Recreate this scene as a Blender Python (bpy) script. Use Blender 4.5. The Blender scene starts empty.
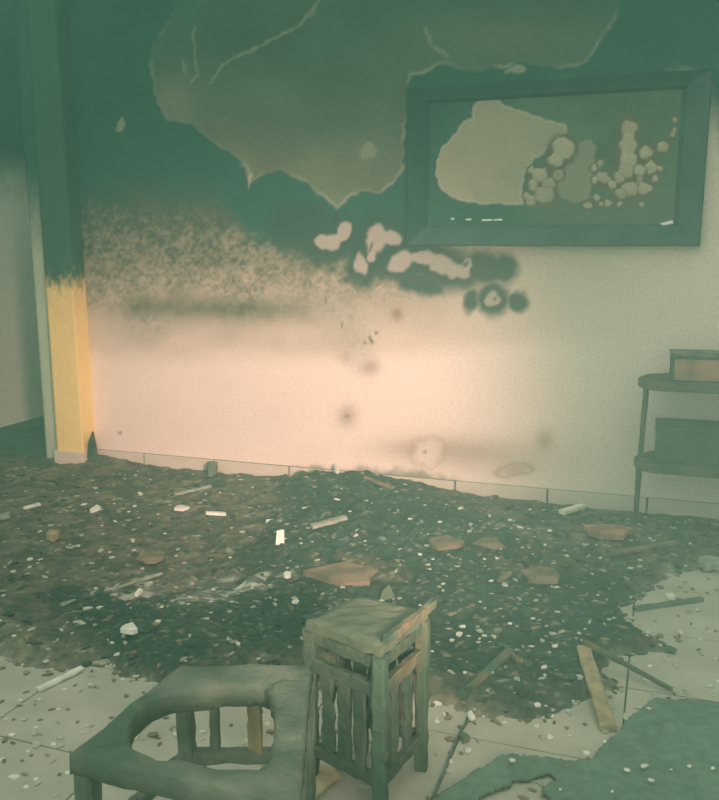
import bpy, bmesh, math, random
import numpy as np
from math import sin, cos, radians, pi
from mathutils import Vector, Matrix

random.seed(7)
scene = bpy.context.scene
COL = scene.collection

# ------------------------------------------------------------------ camera
FPX, CAMH = 840.0, 1.2
PIT, YAW, ROL = radians(10.0), radians(19.8), radians(0.3)
C0 = np.array([0, 0, CAMH])
_f0 = np.array([-sin(YAW), cos(YAW), 0]); _Z = np.array([0, 0, 1.0])
FW = cos(PIT) * _f0 - sin(PIT) * _Z
_R = np.array([cos(YAW), sin(YAW), 0]); _U = np.cross(_R, FW)
RT = cos(ROL) * _R - sin(ROL) * _U
UP = cos(ROL) * _U + sin(ROL) * _R
cam_d = bpy.data.cameras.new('camera')
cam = bpy.data.objects.new('camera', cam_d); COL.objects.link(cam)
cam_d.sensor_fit = 'HORIZONTAL'; cam_d.sensor_width = 36.0
cam_d.lens = 36.0 * FPX / 719.0
cam_d.clip_start = 0.02
cam.matrix_world = Matrix(((RT[0], UP[0], -FW[0], 0), (RT[1], UP[1], -FW[1], 0), (RT[2], UP[2], -FW[2], CAMH), (0, 0, 0, 1)))
scene.camera = cam

# ------------------------------------------------------------------ light
world = bpy.data.worlds.new('daylight'); scene.world = world
world.use_nodes = True
bg = world.node_tree.nodes['Background']
bg.inputs[0].default_value = (0.91, 1.0, 0.86, 1); bg.inputs[1].default_value = 0.87

def area_light(name, loc, target, sx, sy, power, color):
    d = bpy.data.lights.new(name, 'AREA'); d.shape = 'RECTANGLE'; d.size = sx; d.size_y = sy
    d.energy = power; d.color = color
    o = bpy.data.objects.new(name, d); COL.objects.link(o); o.location = loc
    o.rotation_euler = (Vector(target) - Vector(loc)).to_track_quat('-Z', 'Y').to_euler()
    return o
def spot_light(name, loc, target, deg, blend, power, color, rad):
    d = bpy.data.lights.new(name, 'SPOT'); d.energy = power; d.color = color
    d.spot_size = radians(deg); d.spot_blend = blend; d.shadow_soft_size = rad
    o = bpy.data.objects.new(name, d); COL.objects.link(o); o.location = loc
    o.rotation_euler = (Vector(target) - Vector(loc)).to_track_quat('-Z', 'Y').to_euler()
    return o
spot_light('warm_spot', (0.9, -0.2, 1.25), (-1.93, 3.95, 0.42), 36, 1.0, 1060, (1.0, 0.70, 0.59), 0.25)  # warm spot, source unseen, set from the glow on the back wall

vs = scene.view_settings
vs.view_transform = 'Standard'; vs.look = 'None'; vs.exposure = 0.0; vs.gamma = 1.0
vs.use_curve_mapping = False
try:
    scene.cycles.use_denoising = True
    scene.cycles.volume_bounces = 1
    scene.cycles.max_bounces = 6
except Exception:
    pass

WALLY = 3.955

# ------------------------------------------------------------------ maths helpers
def ray(x, y):
    return FW + RT * (x - 359.5) / FPX - UP * (y - 400) / FPX
def at_z(x, y, z=0.0):
    r = ray(x, y); return Vector(C0 + r * ((z - CAMH) / r[2]))
def at_y(x, y, Y=WALLY):
    r = ray(x, y); return Vector(C0 + r * (Y / r[1]))
def to_px(x, y, z):
    vx, vy, vz = x, y, z - CAMH
    d = vx * FW[0] + vy * FW[1] + vz * FW[2]
    d = np.maximum(d, 0.05)
    return (359.5 + FPX * (vx * RT[0] + vy * RT[1] + vz * RT[2]) / d,
            400 - FPX * (vx * UP[0] + vy * UP[1] + vz * UP[2]) / d)
def lin(r, g, b):
    f = lambda c: ((c / 255 + 0.055) / 1.055) ** 2.4 if c > 10 else c / 255 / 12.92
    return np.array([f(r), f(g), f(b)])
def sstep(a, b, x):
    t = np.clip((x - a) / (b - a + 1e-9), 0, 1); return t * t * (3 - 2 * t)
_rng = np.random.RandomState(5)
_LAT = _rng.rand(256, 256)
def vnoise(x, y):
    xi = np.floor(x).astype(int); yi = np.floor(y).astype(int)
    fx = x - xi; fy = y - yi
    fx = fx * fx * (3 - 2 * fx); fy = fy * fy * (3 - 2 * fy)
    a = _LAT[xi % 256, yi % 256]; b = _LAT[(xi + 1) % 256, yi % 256]
    c = _LAT[xi % 256, (yi + 1) % 256]; d = _LAT[(xi + 1) % 256, (yi + 1) % 256]
    return (a * (1 - fx) + b * fx) * (1 - fy) + (c * (1 - fx) + d * fx) * fy
def fbm(x, y, o=4):
    s = 0; a = 0.5; t = 0
    for k in range(o):
        s = s + a * vnoise(x * 2 ** k + 17.3 * k, y * 2 ** k + 9.1 * k); t += a; a *= 0.5
    return s / t
def seg_dist(px, py, pts, closed=True):
    d = np.full(px.shape, 1e9); n = len(pts)
    for i in range(n if closed else n - 1):
        ax, ay = pts[i]; bx, by = pts[(i + 1) % n]
        dx, dy = bx - ax, by - ay; L = dx * dx + dy * dy + 1e-9
        t = np.clip(((px - ax) * dx + (py - ay) * dy) / L, 0, 1)
        d = np.minimum(d, np.hypot(px - ax - t * dx, py - ay - t * dy))
    return d
def inside(px, py, pts):
    r = np.zeros(px.shape, bool); n = len(pts)
    for i in range(n):
        ax, ay = pts[i]; bx, by = pts[(i + 1) % n]
        c = ((ay > py) != (by > py)) & (px < (bx - ax) * (py - ay) / (by - ay + 1e-12) + ax)
        r ^= c
    return r
def sdist(px, py, pts):                       # positive inside
    d = seg_dist(px, py, pts); return np.where(inside(px, py, pts), d, -d)
def ell(px, py, cx, cy, rx, ry, rot=0.0):     # 1 at the rim, 0 at the centre
    c, s = cos(radians(rot)), sin(radians(rot))
    u = (px - cx) * c + (py - cy) * s; v = -(px - cx) * s + (py - cy) * c
    return np.hypot(u / rx, v / ry)
def mixc(col, c, w):
    return col * (1 - w[..., None]) + np.asarray(c) * w[..., None]

# ------------------------------------------------------------------ materials
def new_mat(name, rough=0.9):
    m = bpy.data.materials.new(name); m.use_nodes = True
    nt = m.node_tree; b = nt.nodes['Principled BSDF']
    b.inputs['Roughness'].default_value = rough
    b.inputs['Specular IOR Level'].default_value = 0.2
    return m, nt, b
def add_bump(nt, b, scale, strength, dist=0.01, detail=6):
    tc = nt.nodes.new('ShaderNodeTexCoord'); n = nt.nodes.new('ShaderNodeTexNoise')
    n.inputs['Scale'].default_value = scale; n.inputs['Detail'].default_value = detail
    nt.links.new(tc.outputs['Object'], n.inputs['Vector'])
    bp = nt.nodes.new('ShaderNodeBump'); bp.inputs['Strength'].default_value = strength
    bp.inputs['Distance'].default_value = dist
    nt.links.new(n.outputs['Fac'], bp.inputs['Height']); nt.links.new(bp.outputs['Normal'], b.inputs['Normal'])
    return tc, n
def mat_attr(name, rough=0.9, scale=60, bump=0.25, grain=0.12, dist=0.004):
    """colour from the mesh's stain/paint layer, with fine grain"""
    m, nt, b = new_mat(name, rough)
    at = nt.nodes.new('ShaderNodeAttribute'); at.attribute_name = 'Col'
    tc, n = add_bump(nt, b, scale, bump, dist)
    mr = nt.nodes.new('ShaderNodeMapRange')
    mr.inputs['From Min'].default_value = 0.3; mr.inputs['From Max'].default_value = 0.7
    mr.inputs['To Min'].default_value = 1 - grain; mr.inputs['To Max'].default_value = 1 + grain
    nt.links.new(n.outputs['Fac'], mr.inputs['Value'])
    vm = nt.nodes.new('ShaderNodeVectorMath'); vm.operation = 'SCALE'
    nt.links.new(at.outputs['Color'], vm.inputs[0]); nt.links.new(mr.outputs['Result'], vm.inputs['Scale'])
    nt.links.new(vm.outputs['Vector'], b.inputs['Base Color'])
    return m
def mat_mix(name, c1, c2, scale=8, lo=0.4, hi=0.6, rough=0.85, bump=0.4, bscale=60, stretch=(1, 1, 1), dist=0.004, spec=0.2):
    m, nt, b = new_mat(name, rough); b.inputs['Specular IOR Level'].default_value = spec
    tc, _ = add_bump(nt, b, bscale, bump, dist)
    mp = nt.nodes.new('ShaderNodeMapping'); mp.inputs['Scale'].default_value = stretch
    nt.links.new(tc.outputs['Object'], mp.inputs['Vector'])
    n = nt.nodes.new('ShaderNodeTexNoise'); n.inputs['Scale'].default_value = scale; n.inputs['Detail'].default_value = 6
    nt.links.new(mp.outputs['Vector'], n.inputs['Vector'])
    r = nt.nodes.new('ShaderNodeValToRGB')
    r.color_ramp.elements[0].position = lo; r.color_ramp.elements[1].position = hi
    r.color_ramp.elements[0].color = (*c1, 1); r.color_ramp.elements[1].color = (*c2, 1)
    nt.links.new(n.outputs['Fac'], r.inputs['Fac']); nt.links.new(r.outputs['Color'], b.inputs['Base Color'])
    return m

SOOT = np.array([0.017, 0.097, 0.070])  # soot tone greened and raised: part of the haze veil is in it
PAINT = np.array([0.86, 0.775, 0.64])
M = {}
M['wall'] = mat_attr('sooted_painted_plaster', 0.85, 90, 0.2, 0.10, 0.003)
M['pillar'] = mat_attr('sooted_yellow_paint', 0.7, 60, 0.15, 0.06, 0.002)
M['ash'] = mat_attr('ash_and_rubble', 0.95, 38, 0.6, 0.30, 0.010)
M['crumb'] = mat_attr('crumbs', 0.95, 80, 0.3, 0.15, 0.003)
M['panel'] = mat_attr('blistered_panel', 0.8, 120, 0.3, 0.12, 0.003)
M['sheet'] = mat_attr('charred_sheet', 0.8, 45, 0.4, 0.15, 0.004)
M['plain_wall'] = mat_mix('dull_plaster', (0.42, 0.47, 0.38), (0.5, 0.54, 0.44), 3, bump=0.15)
M['ceiling'] = mat_mix('sooty_ceiling', (0.04, 0.12, 0.08), (0.10, 0.17, 0.12), 2, bump=0.3)
M['tile'] = mat_mix('dusty_floor_tile', (0.42, 0.43, 0.33), (0.58, 0.58, 0.46), 5, 0.3, 0.7, 0.75, 0.1)
M['grout'] = mat_mix('dark_grout', (0.10, 0.13, 0.09), (0.18, 0.20, 0.15), 20, bump=0.4)
M['darkfloor'] = mat_mix('dark_passage_floor', (0.05, 0.12, 0.08), (0.08, 0.16, 0.11), 6, bump=0.3)  # passage floor, darker in colour than the room tiles
M['skirting'] = mat_mix('cream_skirting_tile', (0.62, 0.60, 0.47), (0.74, 0.69, 0.55), 6, 0.3, 0.7, 0.6, 0.08)
M['trim'] = mat_attr('sooted_grey_trim', 0.8, 60, 0.15, 0.06, 0.002)
M['char'] = mat_mix('charred_wood', (0.105, 0.165, 0.115), (0.25, 0.285, 0.21), 11, 0.38, 0.72, 0.9, 0.8, 90, (1, 1, 1), 0.006)  # char raised towards grey-green, near haze veil mixed into the colour
M['charbrown'] = mat_mix('half_burnt_wood', (0.075, 0.14, 0.09), (0.21, 0.18, 0.11), 9, 0.45, 0.70, 0.9, 0.7, 90, (1, 1, 0.35), 0.005)
M['tanwood'] = mat_mix('scorched_tan_wood', (0.26, 0.24, 0.14), (0.50, 0.42, 0.25), 7, 0.3, 0.65, 0.8, 0.3, 70, (3, 3, 0.6), 0.003)
M['creamwood'] = mat_mix('pale_raw_wood', (0.46, 0.40, 0.24), (0.62, 0.54, 0.34), 7, 0.3, 0.7, 0.8, 0.3, 70, (3, 3, 0.6), 0.003)
M['greytop'] = mat_mix('ash_grey_top', (0.085, 0.135, 0.088), (0.17, 0.20, 0.135), 7, 0.35, 0.7, 0.95, 0.6, 60, (1, 1, 1), 0.004)
M['frame'] = mat_mix('sooty_frame', (0.018, 0.062, 0.050), (0.045, 0.100, 0.085), 10, 0.35, 0.7, 0.55, 0.3, 80, spec=0.35)
M['frame_soot'] = mat_mix('heavily_sooted_frame', (0.006, 0.045, 0.034), (0.018, 0.070, 0.055), 10, 0.35, 0.7, 0.7, 0.3, 80)
M['shelf'] = mat_mix('dark_shelf_wood', (0.060, 0.070, 0.045), (0.15, 0.135, 0.095), 9, 0.35, 0.7, 0.85, 0.4, 70)
M['stoolchar'] = mat_mix('blackened_stool_wood', (0.060, 0.11, 0.072), (0.14, 0.175, 0.118), 11, 0.38, 0.75, 0.9, 0.8, 90, (1, 1, 1), 0.006)
M['boxtop'] = mat_mix('dusty_box_top', (0.13, 0.14, 0.10), (0.24, 0.23, 0.17), 12, bump=0.3)
M['boxfront'] = mat_mix('faded_red_brown_card', (0.24, 0.17, 0.115), (0.50, 0.28, 0.20), 12, 0.35, 0.65, bump=0.3)
M['boxdark'] = mat_mix('sooted_dark_card', (0.045, 0.068, 0.047), (0.085, 0.105, 0.075), 8, 0.35, 0.7, bump=0.3)
M['pale'] = mat_mix('pale_plaster_flake', (0.74, 0.79, 0.64), (0.93, 0.95, 0.82), 20, bump=0.3)
M['grey'] = mat_mix('grey_ash_flake', (0.26, 0.31, 0.23), (0.42, 0.46, 0.36), 20, bump=0.3)
M['redbrown'] = mat_mix('red_brown_tile', (0.30, 0.17, 0.12), (0.48, 0.28, 0.20), 10, bump=0.3)
M['brown'] = mat_mix('brown_card', (0.15, 0.145, 0.095), (0.29, 0.225, 0.155), 10, bump=0.3)
M['charcoal'] = mat_mix('black_charcoal', (0.03, 0.06, 0.04), (0.07, 0.11, 0.075), 20, bump=0.5)
M['white'] = mat_mix('bright_glaze', (0.85, 0.87, 0.8), (0.92, 0.93, 0.87), 10, bump=0.1, rough=0.4)
M['metal'] = mat_mix('sooty_metal', (0.06, 0.12, 0.08), (0.13, 0.16, 0.11), 14, rough=0.6, bump=0.3)

# ------------------------------------------------------------------ mesh helpers
def link(name, me, mat=None, parent=None):
    o = bpy.data.objects.new(name, me); COL.objects.link(o)
    if mat is not None and not me.materials: me.materials.append(mat)
    if parent is not None: o.parent = parent
    return o
def empty(name, loc=(0, 0, 0), rz=0.0):
    o = bpy.data.objects.new(name, None); COL.objects.link(o); o.location = loc; o.rotation_euler = (0, 0, rz)
    o.empty_display_size = 0.1
    return o
def tag(o, label=None, cat=None, group=None, kind=None):
    if label: o['label'] = label
    if cat: o['category'] = cat
    if group: o['group'] = group
    if kind: o['kind'] = kind
    return o
def pydata(name, v, f, smooth=False):
    me = bpy.data.meshes.new(name); me.from_pydata([tuple(p) for p in v], [], f); me.update()
    if smooth: me.polygons.foreach_set('use_smooth', [True] * len(me.polygons))
    return me
def set_col(me, cols):
    a = me.color_attributes.new('Col', 'FLOAT_COLOR', 'POINT')
    c = np.ones((len(me.vertices), 4), np.float32); c[:, :3] = np.clip(cols, 0.004, 0.95)
    a.data.foreach_set('color', c.ravel())
def grid_mesh(name, P, smooth=True, keep=None):
    """P: (ny, nx, 3) array of points"""
    ny, nx = P.shape[:2]
    i = np.arange(ny * nx).reshape(ny, nx)
    q = np.stack([i[:-1, :-1], i[:-1, 1:], i[1:, 1:], i[1:, :-1]], -1).reshape(-1, 4)
    if keep is not None: q = q[keep.ravel()]
    me = bpy.data.meshes.new(name)
    me.vertices.add(ny * nx); me.vertices.foreach_set('co', P.astype(np.float32).ravel())
    me.loops.add(len(q) * 4); me.loops.foreach_set('vertex_index', q.astype(np.int32).ravel())
    me.polygons.add(len(q)); me.polygons.foreach_set('loop_start', np.arange(0, len(q) * 4, 4, dtype=np.int32))
    try: me.polygons.foreach_set('loop_total', np.full(len(q), 4, np.int32))
    except Exception: pass
    if smooth: me.polygons.foreach_set('use_smooth', np.ones(len(q), bool))
    me.update(calc_edges=True); me.validate()
    return me
def box_mesh(name, lo, hi, bev=0.0, jit=0.0, cuts=0):
    bm = bmesh.new(); bmesh.ops.create_cube(bm, size=1.0)
    lo, hi = Vector(lo), Vector(hi)
    for v in bm.verts:
        v.co = Vector([lo[k] + (v.co[k] + 0.5) * (hi[k] - lo[k]) for k in range(3)])
    if bev > 0: bmesh.ops.bevel(bm, geom=list(bm.edges), offset=bev, segments=2, affect='EDGES', profile=0.6)
    if cuts: bmesh.ops.subdivide_edges(bm, edges=list(bm.edges), cuts=cuts, use_grid_fill=True)
    if jit:
        for v in bm.verts: v.co += Vector([random.uniform(-jit, jit) for _ in range(3)])
    me = bpy.data.meshes.new(name); bm.to_mesh(me); bm.free(); return me
def beam_mesh(name, p0, p1, w, h, seg=8, jit=0.002, taper=1.0, bow=0.0, up=(0, 0, 1), round_=0.25, chip=0.0):
    """a burnt bar from p0 to p1: eight-sided section with uneven, eaten edges"""
    p0, p1 = Vector(p0), Vector(p1); d = (p1 - p0).normalized(); upv = Vector(up)
    if abs(d.dot(upv)) > 0.95: upv = Vector((0, 1, 0))
    s = d.cross(upv).normalized(); u = s.cross(d).normalized()
    c = round_
    sec = [(-0.5 + c * .5, -0.5), (0.5 - c * .5, -0.5), (0.5, -0.5 + c * .5), (0.5, 0.5 - c * .5), (0.5 - c * .5, 0.5), (-0.5 + c * .5, 0.5), (-0.5, 0.5 - c * .5), (-0.5, -0.5 + c * .5)]
    v, f = [], []
    for k in range(seg + 1):
        t = k / seg; sc = 1 + (taper - 1) * t
        q = p0.lerp(p1, t) + u * (bow * sin(pi * t))
        k2 = 1 - chip * random.random() ** 2
        for a, b in sec:
            v.append(q + s * (a * w * sc * k2 + random.uniform(-jit, jit)) + u * (b * h * sc * k2 + random.uniform(-jit, jit)) + d * random.uniform(-jit, jit))
    n = 8
    for k in range(seg):
        for i in range(n):
            j = (i + 1) % n; f.append((k * n + i, k * n + j, (k + 1) * n + j, (k + 1) * n + i))
    f.append(tuple(range(n - 1, -1, -1))); f.append(tuple(seg * n + i for i in range(n)))
    return pydata(name, v, f)
def plate_mesh(name, outline, th, jit=0.0, warp=0.0):
    """flat irregular piece: outline (x, y) list, top and bottom faces and an edge"""
    n = len(outline); v, f = [], []
    cx = sum(p[0] for p in outline) / n; cy = sum(p[1] for p in outline) / n
    for z in (0, th):
        for (x, y) in outline:
            v.append((x, y, z + warp * ((x - cx) * 1.3 + (y - cy) * .7) + random.uniform(-jit, jit)))
    f.append(tuple(range(n - 1, -1, -1))); f.append(tuple(range(n, 2 * n)))
    for i in range(n):
        j = (i + 1) % n; f.append((i, j, n + j, n + i))
    return pydata(name, v, f)
def tube_mesh(name, pts, r, n=6):
    pts = [Vector(p) for p in pts]; v, f = [], []
    for k, p in enumerate(pts):
        d = (pts[min(k + 1, len(pts) - 1)] - pts[max(k - 1, 0)]).normalized()
        s = d.cross(Vector((0, 0, 1)));
        if s.length < 1e-4: s = Vector((1, 0, 0))
        s.normalize(); u = s.cross(d)
        for i in range(n):
            a = 2 * pi * i / n; v.append(p + s * (r * cos(a)) + u * (r * sin(a)))
    for k in range(len(pts) - 1):
        for i in range(n):
            j = (i + 1) % n; f.append((k * n + i, k * n + j, (k + 1) * n + j, (k + 1) * n + i))
    f.append(tuple(range(n - 1, -1, -1))); f.append(tuple((len(pts) - 1) * n + i for i in range(n)))
    return pydata(name, v, f, True)

# ================================================================== SETTING
# ---- back wall: plaster with peeled paint, soot and blisters as a stain layer
BIG = [(150, 62), (153, 42), (170, 18), (186, -25), (400, -60), (640, -40), (622, 4), (606, 34), (584, 62), (560, 68), (545, 67), (520, 61), (500, 66), (470, 71), (440, 62), (424, 73), (410, 74), (405, 102), (402, 165), (392, 184), (378, 193), (366, 190), (352, 195), (337, 208), (322, 196), (306, 181), (286, 172), (268, 172), (252, 184), (247, 166), (226, 150), (206, 136), (190, 123), (168, 119), (158, 102), (153, 84)]
def wall_colour(px, py):
    n1 = fbm(px / 46, py / 46, 5); n2 = fbm(px / 9 + 31, py / 9 + 7, 3); n3 = vnoise(px / 3.2, py / 3.2)
    n4 = fbm(px / 120 + 5, py / 70 + 3, 3)
    col = np.ones(px.shape + (3,)) * PAINT
    col = col * (0.95 + 0.1 * n1)[..., None]
    # smoke-yellowed upper part: clean paint ends in a soft, nearly level line
    line = 356 + (n1 - .5) * 22 + np.clip(px - 300, 0, 500) * -0.06
    tan = sstep(line + 16, line - 14, py) * (0.55 + 0.45 * sstep(340, 250, py))
    col = mixc(col, (0.46, 0.395, 0.265), tan * sstep(720, 400, px) * 0.88)
    col = mixc(col, (0.60, 0.56, 0.43), sstep(330, 120, py) * sstep(430, 640, px) * 0.5)
    # brown smear under the soot
    sm = np.exp(-((py - 306 - (px - 130) * .03) / 12) ** 2) * sstep(100, 160, px) * sstep(360, 240, px)
    col = mixc(col, (0.16, 0.165, 0.095), sm * (0.6 + 0.5 * n2))
    # speckled soot
    n5 = vnoise(px / 2.1 + 11, py / 2.1)
    fade = sstep(350, 170, py + (n1 - .5) * 60 + (n4 - .5) * 60) * sstep(480, 330, px)
    amp = sstep(0, .2, fade) * sstep(1.02, .8, fade)
    spk = np.clip(fade ** .46 * 1.02 + ((n3 - .5) * .40 + (n5 - .5) * .42 + (n2 - .5) * .5 + (n1 - .5) * .35) * amp, 0, 1)
    col = mixc(col, np.array([0.048, 0.078, 0.047]), spk * 0.95)
    # solid soot
    xs = [-900, 0, 95, 130, 170, 222, 244, 300, 330, 352, 372, 400, 420, 470, 505, 640, 700, 719, 760, 900, 1400]
    yb = [190, 190, 200, 196, 196, 200, 234, 246, 246, 262, 276, 250, 240, 200, 96, 92, 96, 128, 150, 170, 170]
    sf = [40, 40, 34, 36, 36, 24, 12, 10, 9, 9, 9, 10, 12, 14, 14, 16, 34, 44, 60, 80, 80]
    yb = np.interp(px, xs, yb); sf = np.interp(px, xs, sf)
    edge = yb + (n1 - .5) * 34 + (n2 - .5) * 22 * np.minimum(1, sf / 20)
    soot = sstep(edge + sf, edge - sf, py)
    col = mixc(col, SOOT * 1.0, soot)
    col = col * (1 + soot * (n1 - .5) * .35)[..., None]
    # big area where the coat came away
    jx = px + (n2 - .5) * 7; jy = py + (fbm(px / 9 + 77, py / 9, 3) - .5) * 7
    sd = sdist(jx, jy, BIG)
    pin = sstep(-1.2, 1.2, sd)
    low = sstep(20, 190, py + (px - 330) * .02)
    pc = np.array([0.060, 0.125, 0.078]) * (1 - low)[..., None] + np.array([0.150, 0.175, 0.108]) * low[..., None]
    pc = pc * (0.72 + 0.55 * n1)[..., None]
    pc = mixc(pc, (0.21, 0.24, 0.15), np.exp(-(ell(px, py, 172, 100, 22, 22)) ** 2) * .8)
    pc = mixc(pc, (0.06, 0.11, 0.07), np.exp(-(ell(px, py, 330, 125, 60, 22)) ** 2) * .5)
    pc = mixc(pc, (0.15, 0.18, 0.11), np.exp(-(ell(px, py, 500, 38, 90, 22)) ** 2) * .6)
    pc = mixc(pc, (0.27, 0.28, 0.17), sstep(1.15, .75, ell(jx, jy, 367, 151, 8, 9)))
    pc = mixc(pc, SOOT * 1.4, sstep(20, 4, np.abs(px - 188) + 0 * py) * sstep(60, 0, py) * .5)
    col = mixc(col, pc, pin)
    rim = np.exp(-(sd / 1.7) ** 2) * sstep(.35, .7, fbm(px / 22 + 3, py / 22, 2)) * sstep(-40, 60, py)
    col = mixc(col, (0.34, 0.37, 0.27), rim * .75)
    for pts, w in ([(208, 84), (222, 66), (244, 53), (268, 42), (300, 25), (312, 12), (318, 0)], 1.6), ([(193, 26), (194, 50), (196, 74), (192, 82)], 1.3), ([(424, 28), (430, 40), (440, 52), (447, 58)], 2.0), ([(181, 60), (186, 74)], 1.0):
        d = seg_dist(jx, jy, pts, False)
        col = mixc(col, (0.33, 0.36, 0.25), np.exp(-(d / w) ** 2) * (0.4 + .5 * n3))
    # flecks of bare plaster
    for x, y, a, b, r in [(120, 125, 4, 8, 15), (516, 69, 10, 4.5, -6), (660, 83, 9, 6, 0), (677, 84, 6, 6, 0), (250, 180, 2, 9, 5), (410, 205, 1.6, 22, 2)]:
        col = mixc(col, (0.40, 0.40, 0.29), sstep(1.15, .8, ell(jx, jy, x, y, a, b, r)) * .75)
    # dark halos below the television-sized frame, then the pale blisters on them
    dark = np.zeros(px.shape)
    for x, y, a, b, r in [(330, 240, 34, 24, -20), (378, 245, 34, 30, 0), (400, 262, 40, 20, 0), (362, 266, 18, 22, 0), (440, 266, 46, 22, 14), (486, 268, 26, 16, 10), (505, 268, 14, 16, 0), (300, 228, 34, 24, 0), (493, 299, 17, 17, 0), (518, 302, 11, 11, 0), (471, 300, 8, 12, 0), (420, 285, 26, 10, 12)]:
        dark = np.maximum(dark, sstep(1.4, .66, ell(jx, jy, x, y, a, b, r)))
    col = mixc(col, (0.026, 0.062, 0.043), dark * .94)
    for x, y, a, b, r in [(344, 232, 7, 12, 25), (332, 242, 9, 8, 0), (321, 242, 9, 7, 10), (377, 239, 11, 14, 10), (371, 252, 5, 8, 0), (394, 238, 10, 7, 15), (361, 265, 6.5, 11, -20), (401, 262, 14, 9.5, -35), (424, 258, 14, 7, 10), (442, 264, 14, 9, 10), (458, 270, 13, 8, 12), (467, 266, 5, 8, 20), (493, 299, 7.5, 7.5, 0)]:
        e = ell(jx, jy, x, y, a, b, r)
        col = mixc(col, (0.43, 0.40, 0.33), sstep(1.15, .8, e))
    for x, y, a, b, r in [(371, 247, 1.5, 6, 20), (466, 264, 2.2, 4, 40), (495, 299, 2, 2, 0), (371, 340, 1.4, 5, -25), (376, 333, 1.5, 2, 0), (342, 325, 1.2, 3, 0), (326, 300, 1.2, 4, 0), (243, 263, 3, 2.5, 0), (365, 343, 1, 2, 0)]:
        col = mixc(col, (0.08, 0.10, 0.07), sstep(1.3, .7, ell(px, py, x, y, a, b, r)) * .85)
    # heat marks lower down
    for x, y, a, b, r, w in [(397, 314, 7, 7, 0, .75), (370, 368, 12, 9, -20, .5), (346, 358, 8, 7, 0, .25), (347, 416, 11, 13, 10, .5), (545, 440, 10, 12, 0, .4), (470, 452, 95, 20, 3, .38), (420, 448, 45, 10, 0, .25), (515, 470, 20, 8, -10, .35)]:
        col = mixc(col, (0.30, 0.22, 0.14), np.exp(-ell(px, py, x, y, a, b, r) ** 2 * 1.3) * min(1, w * 1.35) * (.7 + .6 * n1))
    e = ell(jx, jy, 515, 470, 19, 6.5, -8)
    col = mixc(col, (0.36, 0.27, 0.18), np.exp(-((e - 1) / .16) ** 2) * .5)
    e = ell(jx, jy, 428, 452, 15, 13, 0)
    col = mixc(col, (0.80, 0.74, 0.60), sstep(1.2, .5, e) * .7)
    col = mixc(col, (0.42, 0.32, 0.22), np.exp(-((e - 1.2) / .2) ** 2) * .28)
    for x, y in [(347, 416), (425, 452), (120, 433)]:
        col = mixc(col, (0.2, 0.16, 0.11), sstep(1.6, .5, ell(px, py, x, y, 2, 1.6)) * .7)
    # scorch along the floor, over the rubble heap
    hl = np.interp(px, [60, 85, 92, 100, 120, 280, 300, 420, 470, 520], [440, 428, 432, 452, 460, 470, 466, 472, 486, 500])
    col = mixc(col, (0.10, 0.13, 0.085), sstep(-6, 6, py - hl - (n2 - .5) * 12) * sstep(560, 480, px) * .7)
    return col, sd, dark, soot
xs = np.concatenate([np.arange(-3.36, 0.48, 0.0085), np.arange(0.48, 2.41, 0.05)])
xs[-1] = 2.4
zs = np.concatenate([np.arange(0.0, 2.5, 0.0085), [2.6, 2.8]])
X, Zg = np.meshgrid(xs, zs)
px, py = to_px(X, WALLY, Zg)
wc, sd, dk, st = wall_colour(px, py)
relief = 0.0025 * (fbm(X * 9, Zg * 9, 4) - .5) + 0.004 * sstep(-1.5, 1.5, sd) - 0.003 * np.exp(-(sd / 2.2) ** 2) + 0.0015 * (vnoise(X * 90, Zg * 90) - .5) * st
P = np.stack([X, WALLY + relief, Zg], -1)
me = grid_mesh('wall_back', P); set_col(me, wc.reshape(-1, 3))
wall_back = link('wall_back', me, M['wall'])
tag(wall_back, 'soot-blackened back wall with a peeled patch and clean paint below', kind='structure')
# body of the wall behind the plaster, with its end at the passage
tag(link('wall_back_core', box_mesh('core', (-3.36, WALLY + .012, 0), (2.4, WALLY + .16, 2.8)), M['plain_wall'], wall_back))

# ---- left wall runs on into the passage
ys = np.arange(-1.6, 7.02, 0.03); zs2 = np.arange(-0.06, 3.8, 0.03)
Yg, Z2 = np.meshgrid(ys, zs2)
LX = -4.34
lx, ly = to_px(np.full(Yg.shape, LX), Yg, Z2)
n = fbm(Yg * 3, Z2 * 3, 4); n_ = fbm(Yg * 14, Z2 * 14, 3)
lc = np.ones(Yg.shape + (3,)) * np.array([0.76, 0.88, 0.70]) * (.93 + .14 * n)[..., None]
lc = mixc(lc, SOOT * 1.15, sstep(1.42, 1.98, Z2 + (n - .5) * .35 + (n_ - .5) * .12))
me = grid_mesh('wall_left', np.stack([np.full(Yg.shape, LX) + .002 * n_, Yg, Z2], -1)); set_col(me, lc.reshape(-1, 3))
tag(link('wall_left', me, M['wall']), 'dull grey-green side wall running on past the yellow pillar', kind='structure')
tag(link('wall_right', box_mesh('wall_right', (2.4, -1.6, 0), (2.52, WALLY + .16, 2.8)), M['plain_wall']), 'plain dull side wall right of the shelf stand', kind='structure')
tag(link('wall_passage', box_mesh('wall_passage', (LX, 7.0, 0), (-2.2, 7.1, 3.8)), M['plain_wall']), 'end wall of the passage behind the pillar', kind='structure')
tag(link('wall_passage_side', box_mesh('wall_passage_side', (-2.9, WALLY + .16, 0), (-2.8, 7.0, 3.8)), M['plain_wall']), 'inner side wall of the passage behind the pillar', kind='structure')
tag(link('ceiling', box_mesh('ceiling', (-3.36, 3.6, 2.8), (2.52, 4.12, 2.9)), M['ceiling']), 'unseen strip of sooty ceiling along the back wall', kind='structure')  # ceiling cut to a strip, open beyond so daylight reaches the floor

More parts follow.
